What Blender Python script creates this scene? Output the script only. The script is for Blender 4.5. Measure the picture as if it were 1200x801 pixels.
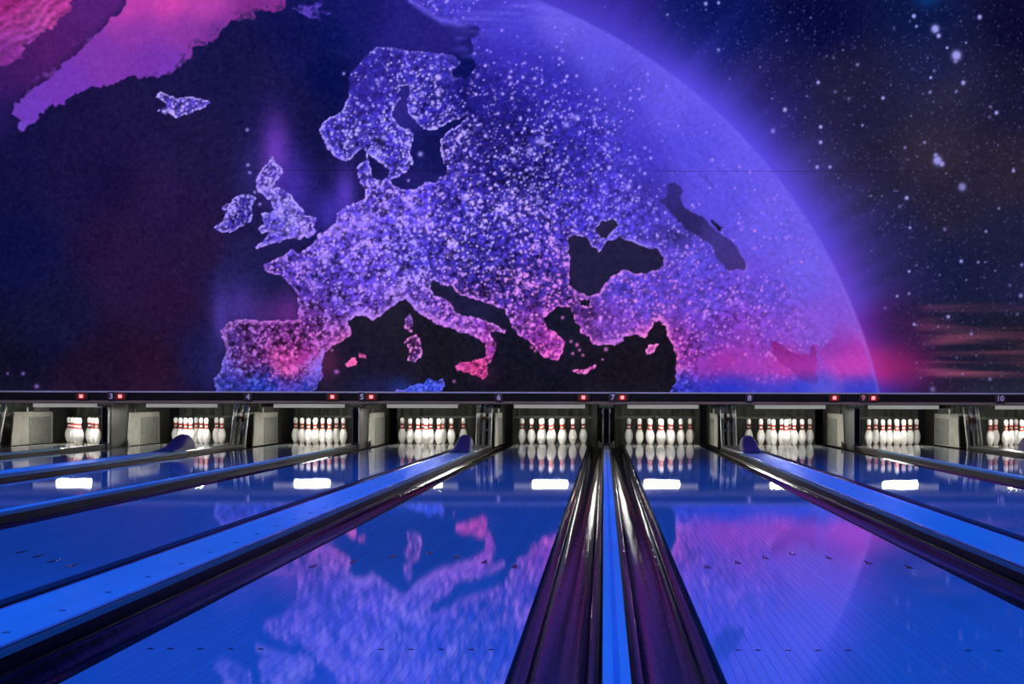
import bpy, bmesh, math, random
import numpy as np
from mathutils import Vector, Matrix

for o in list(bpy.data.objects): bpy.data.objects.remove(o)
scene = bpy.context.scene
C = scene.collection
random.seed(3)

# ------------------------------------------------------------------ camera
CAM_H = 0.684
F_PX = 1622.0
cd = bpy.data.cameras.new('camera'); cam = bpy.data.objects.new('camera', cd); C.objects.link(cam)
cam.location = (0, 0, CAM_H)
cam.rotation_euler = (math.radians(90), math.radians(-0.13), 0)
cd.sensor_width = 36.0; cd.sensor_fit = 'HORIZONTAL'
cd.lens = 36.0*F_PX/1200.0
cd.shift_x = -(708-600)/1200.0
cd.shift_y = (466-400.5)/1200.0
cd.clip_start = 0.05; cd.clip_end = 200
scene.camera = cam

# ------------------------------------------------------------------ world, lamps, exposure
scene.view_settings.view_transform = 'Standard'
scene.view_settings.look = 'None'
scene.view_settings.exposure = 0.0
scene.view_settings.gamma = 1.0
scene.view_settings.use_curve_mapping = False
w = bpy.data.worlds.new('world'); scene.world = w; w.use_nodes = True
w.node_tree.nodes['Background'].inputs[0].default_value = (0.10, 0.08, 0.25, 1)
w.node_tree.nodes['Background'].inputs[1].default_value = 0.03

BLUE_POWER = 390.0
for yy, k in ((3.6, 1.0), (8.2, 1.0), (12.6, .85)):        # blue wash bars hung across the lanes
    ld = bpy.data.lights.new('blue_lane_light', 'AREA'); ld.shape = 'RECTANGLE'; ld.size = 22; ld.size_y = 0.5
    ld.energy = BLUE_POWER*k; ld.color = (0.0, 0.13, 1.0); ld.spread = math.radians(84)
    lo = bpy.data.objects.new('blue_lane_light', ld); C.objects.link(lo); lo.location = (-1.0, yy, 5.6)
    lo.visible_camera = True
WASH_Y, WASH_Z, WASH_POWER = 5.0, 4.2, 2050.0
FLOOD_X = (-10.5, -6.0, -1.5, 3.0, 7.5)
for xx in FLOOD_X:                             # white floods added to light the mural (spill flaps are built below)
    ld = bpy.data.lights.new('added_mural_flood', 'SPOT'); ld.energy = WASH_POWER; ld.color = (1, 1, 1)
    ld.spot_size = math.radians(100); ld.spot_blend = 0.3; ld.shadow_soft_size = 0.005
    lo = bpy.data.objects.new('added_mural_flood', ld); C.objects.link(lo); lo.location = (xx, WASH_Y, WASH_Z)
    lo.rotation_euler = (math.radians(88), 0, 0)

# ---------------------------------------------------------------- mural print
# The printed wall picture (night side of the Earth) is worked out as a colour
# field on the mural sheet: one colour per mesh vertex, in the print's own units.
AX0, AX1, AY0, AY1 = -160, 1360, -60, 463      # sheet extents in print units

def paint_mural():
    rng = np.random.default_rng(7)
    W, Hh = AX1-AX0+1, AY1-AY0+1
    xs = np.arange(AX0, AX1+1, dtype=np.float32); ys = np.arange(AY0, AY1+1, dtype=np.float32)
    X, Y = np.meshgrid(xs, ys)

    def blur(a, s, sy=None):
        sy = s if sy is None else sy
        def k1(n, sg):
            f = np.fft.rfftfreq(n)
            return np.exp(-2*(np.pi*f*sg)**2)
        p = int(max(8, 3*max(s, sy)))
        b = np.pad(a, p, mode='edge')
        b = np.fft.irfft(np.fft.rfft(b, axis=1)*k1(b.shape[1], s)[None, :], n=b.shape[1], axis=1)
        b = np.fft.irfft(np.fft.rfft(b, axis=0)*k1(b.shape[0], sy)[:, None], n=b.shape[0], axis=0)
        return b[p:-p, p:-p]

    def noise(s, sy=None, seed=0):
        n = np.random.default_rng(seed).standard_normal((Hh, W))
        n = blur(n, s, sy)
        return (n-n.mean())/n.std()

    jx = noise(1.6, seed=1)*0.9 + noise(4, seed=2)*1.0
    jy = noise(1.6, seed=3)*0.9 + noise(4, seed=4)*1.0

    def poly(pts, rough=1.0):
        pts = np.array(pts, float)
        x0, y0 = pts.min(0)-8; x1, y1 = pts.max(0)+8
        i0, i1 = max(0, int(x0-AX0)), min(W, int(x1-AX0)+1)
        j0, j1 = max(0, int(y0-AY0)), min(Hh, int(y1-AY0)+1)
        m = np.zeros((Hh, W), np.float32)
        if i1 <= i0 or j1 <= j0: return m
        px = X[j0:j1, i0:i1]+rough*jx[j0:j1, i0:i1]; py = Y[j0:j1, i0:i1]+rough*jy[j0:j1, i0:i1]
        ins = np.zeros(px.shape, bool)
        n = len(pts)
        for a in range(n):
            xa, ya = pts[a]; xb, yb = pts[(a+1) % n]
            if ya == yb: continue
            c = ((ya > py) != (yb > py)) & (px < (xb-xa)*(py-ya)/(yb-ya)+xa)
            ins ^= c
        m[j0:j1, i0:i1] = ins
        return m

    def col(r, g, b): return np.array([r, g, b], np.float32)
    def mix(img, c, a):
        return img + (c-img)*a[..., None]
    def gauss(cx, cy, rx, ry): return np.exp(-0.5*(((X-cx)/rx)**2+((Y-cy)/ry)**2))
    def ss(a, b, v):
        t = np.clip((v-a)/(b-a), 0, 1); return t*t*(3-2*t)

    def field(pts, soft=0.12):
        """smooth colour field through scattered colour samples"""
        st = 4
        gx = np.arange(AX0, AX1+st+1, st, dtype=np.float32); gy = np.arange(AY0, AY1+st+1, st, dtype=np.float32)
        GX, GY = np.meshgrid(gx, gy)
        acc = np.zeros(GX.shape+(3,), np.float32); ws = np.zeros(GX.shape, np.float32)
        for (cx, cy, c) in pts:
            w = 1.0/(((GX-cx)**2+(GY-cy)**2)/2500.0+soft)**2
            acc += w[..., None]*np.array(c, np.float32); ws += w
        f = acc/ws[..., None]
        tx = (xs-AX0)/st; i = tx.astype(int); fx = (tx-i)[None, :, None]
        ty = (ys-AY0)/st; j = ty.astype(int); fy = (ty-j)[:, None, None]
        f = f[:, i]*(1-fx)+f[:, i+1]*fx
        return f[j]*(1-fy)+f[j+1]*fy

    # ---- globe limb: circle through the rim
    lp = np.array([(633, 2), (733, 50), (800, 97), (867, 157), (907, 203), (947, 263), (960, 277), (990, 333), (1013, 393), (1030, 457)], float)
    A = np.c_[2*lp, np.ones(len(lp))]
    cx, cy, cc = np.linalg.lstsq(A, (lp**2).sum(1), rcond=None)[0]
    R = math.sqrt(cc+cx*cx+cy*cy)
    dist = np.where(X < 560, -200.0, np.hypot(X-cx, Y-cy)-R)           # <0 inside
    ang = np.arctan2(Y-cy, X-cx)

    # ---- open space with nebula tones
    space = field([(700, 0, (34, 26, 110)), (840, 20, (8, 18, 78)), (960, 10, (10, 14, 62)), (1080, 10, (12, 22, 66)), (1200, 10, (16, 14, 50)),
                   (900, 110, (22, 22, 66)), (1000, 110, (32, 28, 58)), (1100, 110, (38, 34, 60)), (1190, 110, (30, 26, 56)), (1090, 80, (22, 28, 66)),
                   (1000, 200, (36, 32, 56)), (1100, 180, (48, 40, 58)), (1190, 200, (44, 36, 54)), (1100, 240, (38, 33, 56)), (1060, 280, (26, 30, 64)), (1190, 280, (30, 30, 60)),
                   (1100, 320, (24, 30, 66)), (1190, 330, (30, 34, 68)), (1100, 400, (24, 26, 48)), (1190, 400, (30, 28, 46)), (1080, 445, (28, 22, 40)), (1190, 450, (24, 26, 42)),
                   (1300, 100, (26, 22, 50)), (1300, 300, (26, 26, 54)), (1300, 450, (24, 24, 40))])
    space += (noise(1.0, seed=11)*2.4+noise(30, seed=12)*4)[..., None]*col(.8, .7, 1)
    # warm streaks of cloud low on the right
    st = noise(34, 2.6, seed=13)*.6+noise(26, 1.2, seed=16)*.2+noise(60, 5.0, seed=14)*.45
    band = ss(350, 362, Y)*(1-ss(436, 446, Y))*ss(1066, 1108, X+noise(10, 4, seed=15)*12)
    strength = ss(-.5, 1.2, st+.3)*band*(0.55+0.4*ss(370, 430, Y))*(1-.35*ss(1150, 1230, X))
    space = mix(space, col(158, 80, 104), strength*.9)
    # blue-violet airglow outside the rim, with fine rays, turning pink low down
    rays = np.interp(ang.ravel(), np.linspace(-math.pi, math.pi, 1500), np.convolve(np.random.default_rng(5).standard_normal(1500), np.hanning(9)/2.0, 'same')).reshape(Hh, W)
    dd = np.clip(dist, 0, None)
    glow = np.exp(-(dd/(45+4*np.clip(rays, -1, 1.5)))**1.4)*.97
    gc = field([(700, 30, (74, 60, 190)), (850, 130, (86, 72, 214)), (960, 250, (92, 74, 214)), (1010, 330, (100, 70, 205)), (1040, 380, (110, 44, 165)), (1040, 432, (205, 52, 160)), (1045, 460, (50, 46, 170))])
    space = mix(space, gc, np.clip(glow*1.0, 0, 1))
    space = mix(space, col(165, 36, 118), 0.6*gauss(1058, 428, 24, 17))
    space = mix(space, col(60, 24, 60), 0.35*gauss(1060, 385, 26, 22))

    # ---- seas of the globe
    sea = field([(-80, 300, (20, 20, 66)), (10, 180, (24, 20, 74)), (20, 300, (18, 22, 76)), (60, 390, (24, 24, 66)), (100, 200, (32, 22, 74)), (150, 300, (44, 24, 70)), (200, 350, (48, 24, 66)), (180, 430, (44, 20, 50)), (100, 440, (38, 20, 50)), (10, 440, (22, 20, 48)),
                 (240, 180, (32, 24, 72)), (200, 250, (40, 24, 74)), (230, 300, (42, 24, 68)), (300, 90, (28, 24, 78)), (350, 60, (20, 22, 86)), (380, 90, (12, 18, 82)), (390, 40, (16, 22, 96)), (420, 30, (26, 26, 112)), (470, 35, (40, 34, 134)), (520, 45, (44, 36, 138)),
                 (360, 180, (18, 20, 72)), (345, 120, (22, 22, 76)), (365, 220, (22, 22, 80)), (400, 205, (26, 22, 82)), (300, 330, (34, 32, 86)), (270, 330, (38, 34, 92)), (240, 420, (34, 30, 84)),
                 (450, 390, (34, 30, 48)), (430, 440, (30, 26, 52)), (520, 410, (28, 26, 40)), (620, 430, (24, 22, 38)), (720, 430, (26, 22, 36)), (560, 350, (34, 32, 70)), (640, 380, (26, 26, 48)),
                 (500, 180, (20, 22, 94)), (490, 215, (34, 30, 110)), (470, 130, (46, 40, 140)), (535, 140, (16, 20, 88)), (540, 85, (14, 20, 96))])
    sea += (noise(1.0, seed=21)*1.2+noise(18, seed=22)*2.0)[..., None]*col(.9, .8, 1.1)
    sea *= .86
    # auroral plumes over the water beside the coasts
    for (gx, gy, rx, ry, c, a) in [(322, 182, 13, 34, (116, 62, 186), .85), (345, 220, 16, 30, (74, 50, 180), .65), (292, 205, 12, 25, (50, 44, 120), .5), (404, 228, 9, 22, (96, 64, 196), .75), (385, 250, 14, 18, (80, 58, 200), .6),
                                   (338, 368, 13, 16, (112, 44, 138), .7), (310, 368, 20, 12, (90, 42, 124), .5), (280, 360, 16, 22, (80, 56, 160), .6), (258, 375, 7, 22, (92, 70, 190), .5), (248, 430, 8, 18, (40, 40, 118), .4),
                                   (470, 455, 10, 8, (30, 60, 150), .6), (384, 425, 10, 14, (120, 40, 90), .5), (570, 440, 12, 8, (70, 30, 60), .4), (440, 452, 18, 7, (34, 36, 100), .5)]:
        sea = mix(sea, col(*c), a*gauss(gx, gy, rx, ry))

    # ---- land masses
    main = [(440, 57.5), (432, 63), (422, 71), (415, 80), (408, 90), (408, 103), (406, 118), (400, 130), (388, 137), (377, 145), (374, 154), (376, 160), (382, 172), (388, 182), (398, 187), (405, 189), (412, 187), (417, 178), (424, 175),
            (428, 178), (428.5, 188), (421, 193), (417.5, 199), (421, 213), (427, 225), (427, 233), (417, 237), (405, 242), (395, 250), (394, 260), (385, 267), (372, 275), (371, 281), (363, 288), (352, 297), (339, 293), (334, 300),
            (317, 307), (308, 312.6), (314, 320), (330, 324), (341, 335), (349, 345), (351, 359), (348, 374), (332, 377), (307, 377), (289, 376), (277, 375), (265, 381), (257, 388), (262, 399), (265, 415), (260, 433), (251, 446), (253, 455), (254, 470),
            (362, 470), (368, 457), (379, 441), (375, 428), (379, 415), (386, 408), (402, 401), (411, 390), (407, 377), (418, 370), (426, 371), (438, 374), (449, 367), (459, 359), (468, 353), (475, 352), (482, 357), (490, 368), (503, 374), (514, 381), (528, 385),
            (537, 390), (550, 391.5), (561, 396), (569, 404), (571, 413), (568, 421), (573, 424), (579, 415), (583, 404), (579, 399), (573, 393), (574, 388), (583, 387), (591, 393), (592.5, 388.7), (585, 383), (570, 377), (559, 373), (543, 370),
            (534, 366), (528, 357), (519, 350), (508, 346), (503, 340), (504, 333), (510, 328), (517, 334), (528, 336), (536, 343), (552, 349), (565, 353), (576, 357), (591, 364), (596, 373), (599, 384), (607, 391), (618, 398), (629, 409), (638, 420), (655, 422),
            (659, 412), (663, 401), (655, 392), (644, 385), (636, 374), (645, 365), (653, 359), (668, 359), (670, 367), (673, 376), (681, 383), (679, 390), (690, 394), (695, 405), (708, 403), (721, 405), (730, 401), (732, 394), (747, 393), (756, 395), (761, 387), (766, 379), (772, 377), (778, 381),
            (783, 394), (789, 405), (791.6, 418), (792.5, 433), (793, 446), (788, 453), (780, 470), (1200, 470), (1200, -90), (470, -90), (478, 0), (497, 12), (515, 25), (545, 28), (561, 34), (562, 41), (551, 44), (555, 60), (552, 66), (556, 80), (545, 92), (532, 90), (528, 82), (535, 79), (539, 71), (530, 64), (497, 62), (484, 61), (467, 58), (454, 56)]
    baltic = [(467, 101), (480, 101), (479, 112), (475, 122), (479, 134), (487, 142), (492, 149), (499, 151), (510, 152), (524, 144), (549, 134), (544, 142), (527, 154), (515, 164), (515, 178), (518, 188), (524, 197), (520, 207), (510, 213), (499, 213), (489, 222), (477, 222), (467, 219), (459, 217), (456, 211),
              (464, 209), (480, 199), (484, 192), (480, 180), (483, 166), (484, 157), (482, 153), (467, 150), (462, 142), (459, 132), (464, 123), (468, 117), (467, 110)]
    kattegat = [(430, 180), (440, 188), (456, 199), (455, 207), (446, 212), (437, 208), (433, 198), (431, 188)]
    marmara = [(679, 351), (692, 351), (690, 358), (680, 358)]
    blacksea = [(667, 277), (688, 278), (692, 287), (702, 296), (711, 281), (727, 278), (742, 283), (757, 290), (772, 293), (778, 303), (775, 311), (763, 318), (748, 320), (731, 316), (716, 323), (707, 335), (703, 343), (688, 346), (677, 342), (666, 334), (668, 311), (666, 298)]
    azov = [(698, 270), (707, 259), (718, 257), (724, 265), (711, 276), (703, 278)]
    caspian = [(781, 216), (789, 213), (796, 218), (800, 226), (796, 230), (799, 240), (807, 246), (824, 255), (835, 266), (844, 274), (857, 283), (867, 296), (875, 307), (872, 315), (854, 317), (848, 315), (839, 300), (833, 285), (818, 276), (802, 268), (792, 255), (781, 242), (772, 233), (781, 231)]
    garabogaz = [(833, 257), (842, 262), (848, 266), (843, 270), (836, 264)]
    aral = [(818, 203), (826, 206), (838, 220), (833, 219)]
    gulf = [(902, 403), (908, 399), (918, 405), (928, 413), (938, 415), (948, 415), (953, 402), (957, 410), (957.5, 433), (958, 445), (952, 450), (947, 447), (938, 445), (932, 437), (915, 425), (905, 415)]
    oman = [(955, 402), (962, 408), (977, 395), (983, 373), (995, 385), (1005, 398), (1012, 405), (1060, 470), (990, 470), (987, 437), (977, 427), (970, 427), (960, 415)]
    gb = [(318, 184), (331, 199), (329, 206), (323, 215), (319, 220), (332, 224), (341, 232), (350, 243), (358, 253), (371, 255), (372, 259), (365, 266), (371, 272), (362, 278), (345, 280), (331, 283), (318, 287), (302, 292), (298, 289), (310, 282), (315, 275), (303, 271), (303, 267), (311, 264), (306, 251), (321, 246), (319, 236), (310, 232), (303, 224), (300, 211), (305, 199)]
    ireland = [(287, 228), (297, 232), (299, 235), (294, 241), (295, 256), (290, 265), (279, 267), (261, 275), (252, 267), (261, 259), (264, 251), (259, 245), (271, 238), (272, 232)]
    iceland = [(181, 115), (189, 110), (198, 113), (204, 117), (218, 114), (231, 115), (246, 123), (233, 130), (218, 135), (204, 139), (197, 134), (182, 132), (187, 127), (195, 123)]
    svalbard = [(341, 9), (358, 8), (377, 2), (377, 8), (371, 11), (388, 17), (381, 20), (373, 14), (373, 27), (360, 21), (350, 16)]
    corsica = [(479, 369), (483, 375), (483, 388), (479, 390), (473, 384), (472, 375)]
    sardinia = [(486, 391), (493, 399), (494, 420), (486, 425), (479, 423), (479, 412), (472, 401), (479, 397)]
    sicily = [(532, 430), (539, 425), (556, 424), (569, 418), (570, 430), (572, 438), (565, 443), (550, 437), (536, 435)]
    majorca = [(404, 426), (413, 420), (418, 423), (416, 429), (405, 429)]
    minorca = [(420, 416), (429, 418), (428, 422), (421, 421)]
    ibiza = [(391, 435), (396, 434), (397, 438), (393, 440)]
    tunisia = [(462, 462), (466, 457), (481, 453), (495, 450), (504, 444), (510, 448), (519, 445), (521, 452), (517, 458), (516, 466), (462, 466)]
    crete = [(669, 434), (673, 431), (686, 432), (697, 428), (699, 432), (686, 437)]
    cyprus = [(756, 412), (761, 403), (771, 402), (765, 413), (758, 415)]
    greenland = [(146, -70), (146, 0), (140, 14), (128, 24), (114, 40), (98, 58), (76, 74), (54, 94), (30, 112), (16, 124), (12, 138), (26, 141), (19, 152), (26, 155), (40, 144), (54, 130), (74, 122), (86, 112), (110, 104), (128, 103), (152, 90), (180, 92), (200, 86), (208, 78), (220, 71), (226, 57), (241, 53), (254, 44), (270, 25), (295, 23), (298, 16), (329, 14), (333, 4), (335, -70)]
    baffin = [(-200, 84), (0, 78), (12, 77), (22, 70), (26, 52), (40, 46), (58, 34), (66, 22), (80, 14), (82, 4), (88, -70), (-200, -70)]

    M = lambda p, r=1.0: blur(poly(p, r), .55)
    inl = [M(p, .7) for p in (gb, ireland, iceland, corsica, sardinia, sicily, majorca, minorca, ibiza, tunisia, crete, cyprus)]
    isl = np.clip(sum(inl), 0, 1)
    holes = np.clip(M(baltic, .6)+M(kattegat, .5)+M(blacksea, .6)+M(azov, .6)+M(marmara, .5)+M(garabogaz, .5), 0, 1)
    mland = np.clip(M(main, .6)-holes, 0, 1)
    land = np.clip(mland+isl, 0, 1)

    landc = field([(430, 100, (48, 38, 150)), (400, 160, (56, 46, 165)), (450, 170, (60, 48, 172)), (455, 90, (46, 38, 150)), (510, 100, (46, 38, 150)), (515, 72, (62, 52, 176)), (545, 110, (24, 22, 112)),
                   (600, 30, (72, 62, 196)), (540, 10, (66, 56, 186)), (600, 70, (56, 46, 176)), (570, 100, (40, 32, 140)), (600, 130, (32, 27, 128)), (650, 100, (50, 42, 168)), (700, 60, (86, 76, 208)), (660, 20, (98, 86, 216)),
                   (600, 180, (34, 28, 130)), (640, 200, (36, 28, 132)), (680, 160, (48, 40, 160)), (730, 130, (70, 60, 190)), (780, 120, (92, 80, 214)), (740, 190, (64, 54, 188)), (820, 170, (82, 72, 208)), (860, 190, (92, 80, 216)),
                   (560, 250, (54, 42, 170)), (480, 250, (80, 60, 196)), (430, 270, (90, 68, 204)), (400, 300, (86, 62, 196)), (450, 320, (78, 54, 180)), (360, 320, (74, 52, 172)), (400, 350, (76, 52, 172)), (330, 260, (70, 55, 175)), (275, 250, (48, 36, 132)), (315, 205, (86, 60, 184)),
                   (500, 300, (60, 46, 168)), (560, 310, (48, 37, 148)), (620, 280, (54, 42, 162)), (640, 330, (66, 46, 160)), (600, 340, (58, 42, 150)), (620, 380, (96, 42, 138)), (640, 400, (118, 40, 132)), (540, 375, (98, 50, 160)), (500, 362, (76, 48, 150)), (575, 405, (130, 50, 150)),
                   (680, 240, (62, 50, 180)), (740, 240, (74, 60, 194)), (730, 330, (84, 64, 196)), (760, 350, (92, 66, 198)), (720, 380, (116, 62, 180)), (820, 300, (88, 72, 206)), (840, 240, (88, 76, 212)), (900, 260, (102, 88, 222)), (940, 320, (112, 92, 224)), (900, 340, (102, 76, 212)), (830, 350, (94, 68, 200)),
                   (850, 390, (122, 58, 184)), (900, 390, (124, 70, 200)), (950, 390, (134, 84, 210)), (850, 422, (182, 50, 160)), (920, 428, (200, 58, 168)), (800, 415, (122, 44, 150)), (830, 398, (112, 60, 188)), (880, 405, (150, 60, 180)), (830, 440, (120, 52, 172)), (900, 440, (130, 66, 186)), (1000, 430, (206, 70, 180)), (850, 442, (90, 58, 178)), (850, 456, (38, 56, 196)), (950, 448, (84, 80, 206)), (950, 458, (50, 64, 204)), (800, 455, (34, 46, 170)),
                   (300, 400, (70, 32, 100)), (330, 418, (128, 32, 104)), (345, 428, (160, 42, 122)), (290, 425, (88, 28, 84)), (270, 410, (62, 42, 120)), (370, 425, (170, 52, 146)), (385, 395, (100, 44, 124)), (330, 390, (84, 34, 104)), (360, 385, (84, 38, 116)), (310, 445, (40, 44, 138)), (310, 456, (26, 50, 160)), (265, 445, (56, 56, 158)), (360, 450, (46, 66, 190)),
                   (480, 400, (60, 28, 74)), (555, 430, (150, 36, 100)), (410, 425, (220, 80, 150)), (500, 455, (44, 66, 200)), (685, 433, (150, 50, 130)), (763, 408, (190, 70, 160)), (215, 125, (72, 56, 170))])
    # ---- city lights
    def splat(n, dens, rad, amin, amax):
        p = np.clip(dens, 0, None).ravel().astype(np.float64); p /= p.sum()
        idx = rng.choice(p.size, n, p=p)
        im = np.zeros(p.size, np.float32)
        np.add.at(im, idx, rng.uniform(amin, amax, n).astype(np.float32))
        g = blur(im.reshape(Hh, W), rad)
        return g*(2*math.pi*rad*rad)
    dens = field([(430, 100, .35*np.ones(3)), (450, 170, 1*np.ones(3)), (395, 165, .7*np.ones(3)), (500, 125, .8*np.ones(3)), (545, 110, .35*np.ones(3)), (600, 40, .02*np.ones(3)), (600, 110, .22*np.ones(3)), (700, 80, .02*np.ones(3)), (620, 180, .75*np.ones(3)), (690, 170, .45*np.ones(3)),
                  (760, 150, .05*np.ones(3)), (820, 180, .01*np.ones(3)), (560, 230, .8*np.ones(3)), (640, 240, .8*np.ones(3)), (720, 240, .55*np.ones(3)), (770, 210, .1*np.ones(3)), (830, 230, .03*np.ones(3)), (450, 270, 1.1*np.ones(3)), (400, 310, 1*np.ones(3)), (330, 260, 1*np.ones(3)), (520, 320, .95*np.ones(3)),
                  (600, 320, .9*np.ones(3)), (640, 380, 1*np.ones(3)), (730, 270, .6*np.ones(3)), (770, 275, .35*np.ones(3)), (720, 360, .45*np.ones(3)), (800, 340, .35*np.ones(3)), (850, 360, .45*np.ones(3)), (880, 300, .08*np.ones(3)), (920, 380, .25*np.ones(3)), (980, 350, .02*np.ones(3)), (850, 430, .12*np.ones(3)), (800, 425, .7*np.ones(3)), (310, 410, .9*np.ones(3)), (950, 440, .05*np.ones(3))])[..., 0]
    clump = np.exp(.35*noise(4, seed=31)+.2*noise(16, seed=32))
    D = dens*land*(dist < -12)
    dots = (splat(4600, D*clump, .78, .35, 1.0)*1.0 + splat(1100, D*clump, 1.25, .45, 1.0)*.95 + splat(60, D*clump, 2.3, .5, .9)*.75)
    fine = splat(8000, D*clump, .65, .15, .6)*.75
    # lit coastlines
    edge = np.clip((1-blur(land, 1.6))*2.2, 0, 1)*land*(blur(land, 6) > .12)
    near = (dens > .4)*1.0
    edge = edge*np.clip(.62+.45*noise(1.3, seed=33), 0, 1)*blur(near, 6)*(X < 800)*(1-.8*gauss(500, 55, 40, 25))
    web = np.clip(1-np.abs(noise(5.5, seed=34))*7, 0, 1)*D*.25           # faint motorway threads
    dark = np.clip(.24*noise(1.3, seed=35)+.08*noise(3, seed=37)-.10, -.55, .25)
    tex = 1+dark*np.clip(dens*1.1, .04, 1)
    ground = landc*tex[..., None]
    for (px_, py_, rx, ry, a) in [(600, 330, 30, 14, .25), (545, 345, 14, 6, .35), (600, 215, 26, 16, .25), (660, 345, 12, 8, .3), (792, 277, 16, 7, .4), (760, 225, 18, 22, .16), (690, 365, 8, 8, .45), (575, 165, 30, 20, .2), (452, 232, 14, 8, .12)]:
        ground = ground*(1-a*gauss(px_, py_, rx, ry))[..., None]
    lit = np.clip(dots*1.2+fine*1.1+edge*1.35+web*.5, 0, 1.0)
    dotc = field([(400, 330, (165, 140, 245)), (470, 350, (182, 138, 244)), (470, 310, (170, 150, 250)), (370, 350, (170, 125, 236)), (330, 240, (175, 155, 248)), (275, 250, (165, 145, 245)), (215, 125, (190, 165, 245)), (450, 150, (176, 160, 250)), (640, 180, (178, 162, 252)), (400, 280, (188, 150, 252)), (560, 280, (190, 165, 250)), (740, 250, (165, 145, 250)), (600, 370, (222, 140, 238)), (640, 405, (250, 110, 215)), (540, 375, (210, 130, 240)), (480, 405, (245, 140, 225)), (555, 432, (255, 95, 170)), (410, 424, (255, 110, 180)),
                  (330, 425, (255, 105, 195)), (345, 400, (230, 110, 210)), (280, 400, (180, 120, 215)), (300, 455, (90, 110, 235)), (260, 440, (130, 120, 235)), (380, 440, (120, 110, 240)), (500, 452, (90, 110, 245)), (800, 420, (255, 120, 215)), (850, 380, (195, 130, 240)), (850, 425, (240, 110, 215)), (720, 380, (215, 135, 235)), (800, 456, (80, 90, 225)), (763, 408, (255, 140, 220)), (685, 433, (250, 130, 215)), (320, 380, (190, 105, 210)), (425, 350, (190, 140, 250))])
    # ---- compose the globe
    g = sea
    g = mix(g, np.clip(ground, 0, 255), land)
    g = mix(g, dotc, lit*np.clip(land*1.2, 0, 1))
    # shorelines that glow as continuous strings of light
    def shore(pts, wd, a):
        d2 = np.full((Hh, W), 1e6, np.float32)
        for (xa, ya), (xb, yb) in zip(pts, pts[1:]):
            vx, vy = xb-xa, yb-ya; L2 = vx*vx+vy*vy
            i0, i1 = int(max(0, min(xa, xb)-10-AX0)), int(max(xa, xb)+10-AX0); j0, j1 = int(max(0, min(ya, yb)-10-AY0)), int(min(Hh, max(ya, yb)+10-AY0))
            px, py = X[j0:j1, i0:i1]+.8*jx[j0:j1, i0:i1], Y[j0:j1, i0:i1]+.8*jy[j0:j1, i0:i1]
            tt = np.clip(((px-xa)*vx+(py-ya)*vy)/L2, 0, 1)
            d2[j0:j1, i0:i1] = np.minimum(d2[j0:j1, i0:i1], (px-xa-tt*vx)**2+(py-ya-tt*vy)**2)
        return a*np.exp(-.5*d2/(wd*wd))*np.clip(.75+.35*noise(1.4, seed=38), .2, 1)
    for pts_, wd_, a_ in [([(371, 440), (372, 426), (377, 413), (387, 405), (402, 398), (409, 388), (405, 377), (417, 368), (427, 368), (439, 371), (449, 364), (459, 356), (468, 350), (477, 349), (485, 356), (491, 366), (503, 371), (515, 378), (529, 382), (539, 387), (551, 388)], 2.0, .8),
                          ([(505, 343), (512, 345), (521, 349), (530, 358), (536, 365), (545, 369), (560, 371), (571, 375), (585, 381), (592, 390)], 1.5, .65),
                          ([(262, 383), (277, 377), (290, 378), (307, 379), (332, 379), (350, 375), (353, 359)], 1.5, .6), ([(259, 389), (264, 400), (267, 415), (262, 433), (254, 446), (256, 456)], 2.0, .55),
                          ([(667, 336), (677, 345), (688, 348), (703, 345), (709, 337), (718, 326)], 1.3, .75), ([(742, 281), (757, 288), (772, 291), (779, 302), (777, 312), (765, 319)], 1.1, .6),
                          ([(695, 402), (708, 400), (721, 402), (728, 399), (731, 392), (747, 390), (757, 392), (762, 385), (767, 376), (773, 374), (780, 380), (786, 394), (792, 405), (795, 420), (796, 434), (796, 446)], 1.4, .75),
                          ([(378, 160), (383, 171), (390, 181), (399, 185), (406, 187), (412, 184), (417, 176)], 1.4, .7), ([(428, 176), (440, 186), (456, 196)], 1.3, .55), ([(395, 262), (386, 268), (374, 276), (366, 288)], 2.2, .6),
                          ([(303, 268), (318, 272), (336, 273)], 1.4, .6), ([(302, 290), (318, 284), (346, 278), (362, 275), (369, 270)], 1.6, .6), ([(305, 224), (314, 221), (322, 213), (329, 203)], 2.0, .65), ([(854, 318), (872, 317), (877, 308)], 1.1, .5)]:
        g = mix(g, dotc, np.clip(shore(pts_, wd_, a_), 0, 1)*np.clip(land*1.3, .0, 1))
    # denser lit conurbations
    for (px_, py_, rx, ry, a) in [(330, 250, 9, 10, .7), (352, 272, 9, 4, .6), (400, 272, 16, 5, .6), (425, 262, 8, 7, .5), (383, 301, 5, 4, .6), (481, 243, 5, 4, .6), (466, 340, 5, 4, .55), (326, 421, 6, 6, .9), (340, 433, 10, 4, .85), (370, 428, 7, 9, .6), (372, 420, 4, 12, .5), (548, 152, 6, 3, .5), (632, 166, 4, 3, .7), (545, 232, 4, 3, .6), (631, 234, 3, 3, .6), (314, 222, 7, 3, .6), (555, 433, 12, 4, .5), (540, 431, 5, 3, .6), (420, 368, 8, 2.5, .6), (440, 371, 8, 2, .6), (520, 380, 8, 3, .5)]:
        g = mix(g, dotc, a*np.clip(gauss(px_, py_, rx, ry)*1.3, 0, 1)*land*np.clip(.6+.5*noise(2, seed=41), 0, 1))
    # inland waters in their own tones
    g = mix(g, field([(790, 220, (46, 38, 108)), (810, 260, (40, 32, 84)), (840, 275, (58, 48, 120)), (860, 305, (60, 46, 112))]), M(caspian, .5)*.93)
    g = mix(g, col(34, 30, 62), M(blacksea, .6)*.94); g = mix(g, col(38, 32, 66), M(azov, .5)*.9)
    g = mix(g, col(66, 56, 170), M(aral, .5)*.6)
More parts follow.
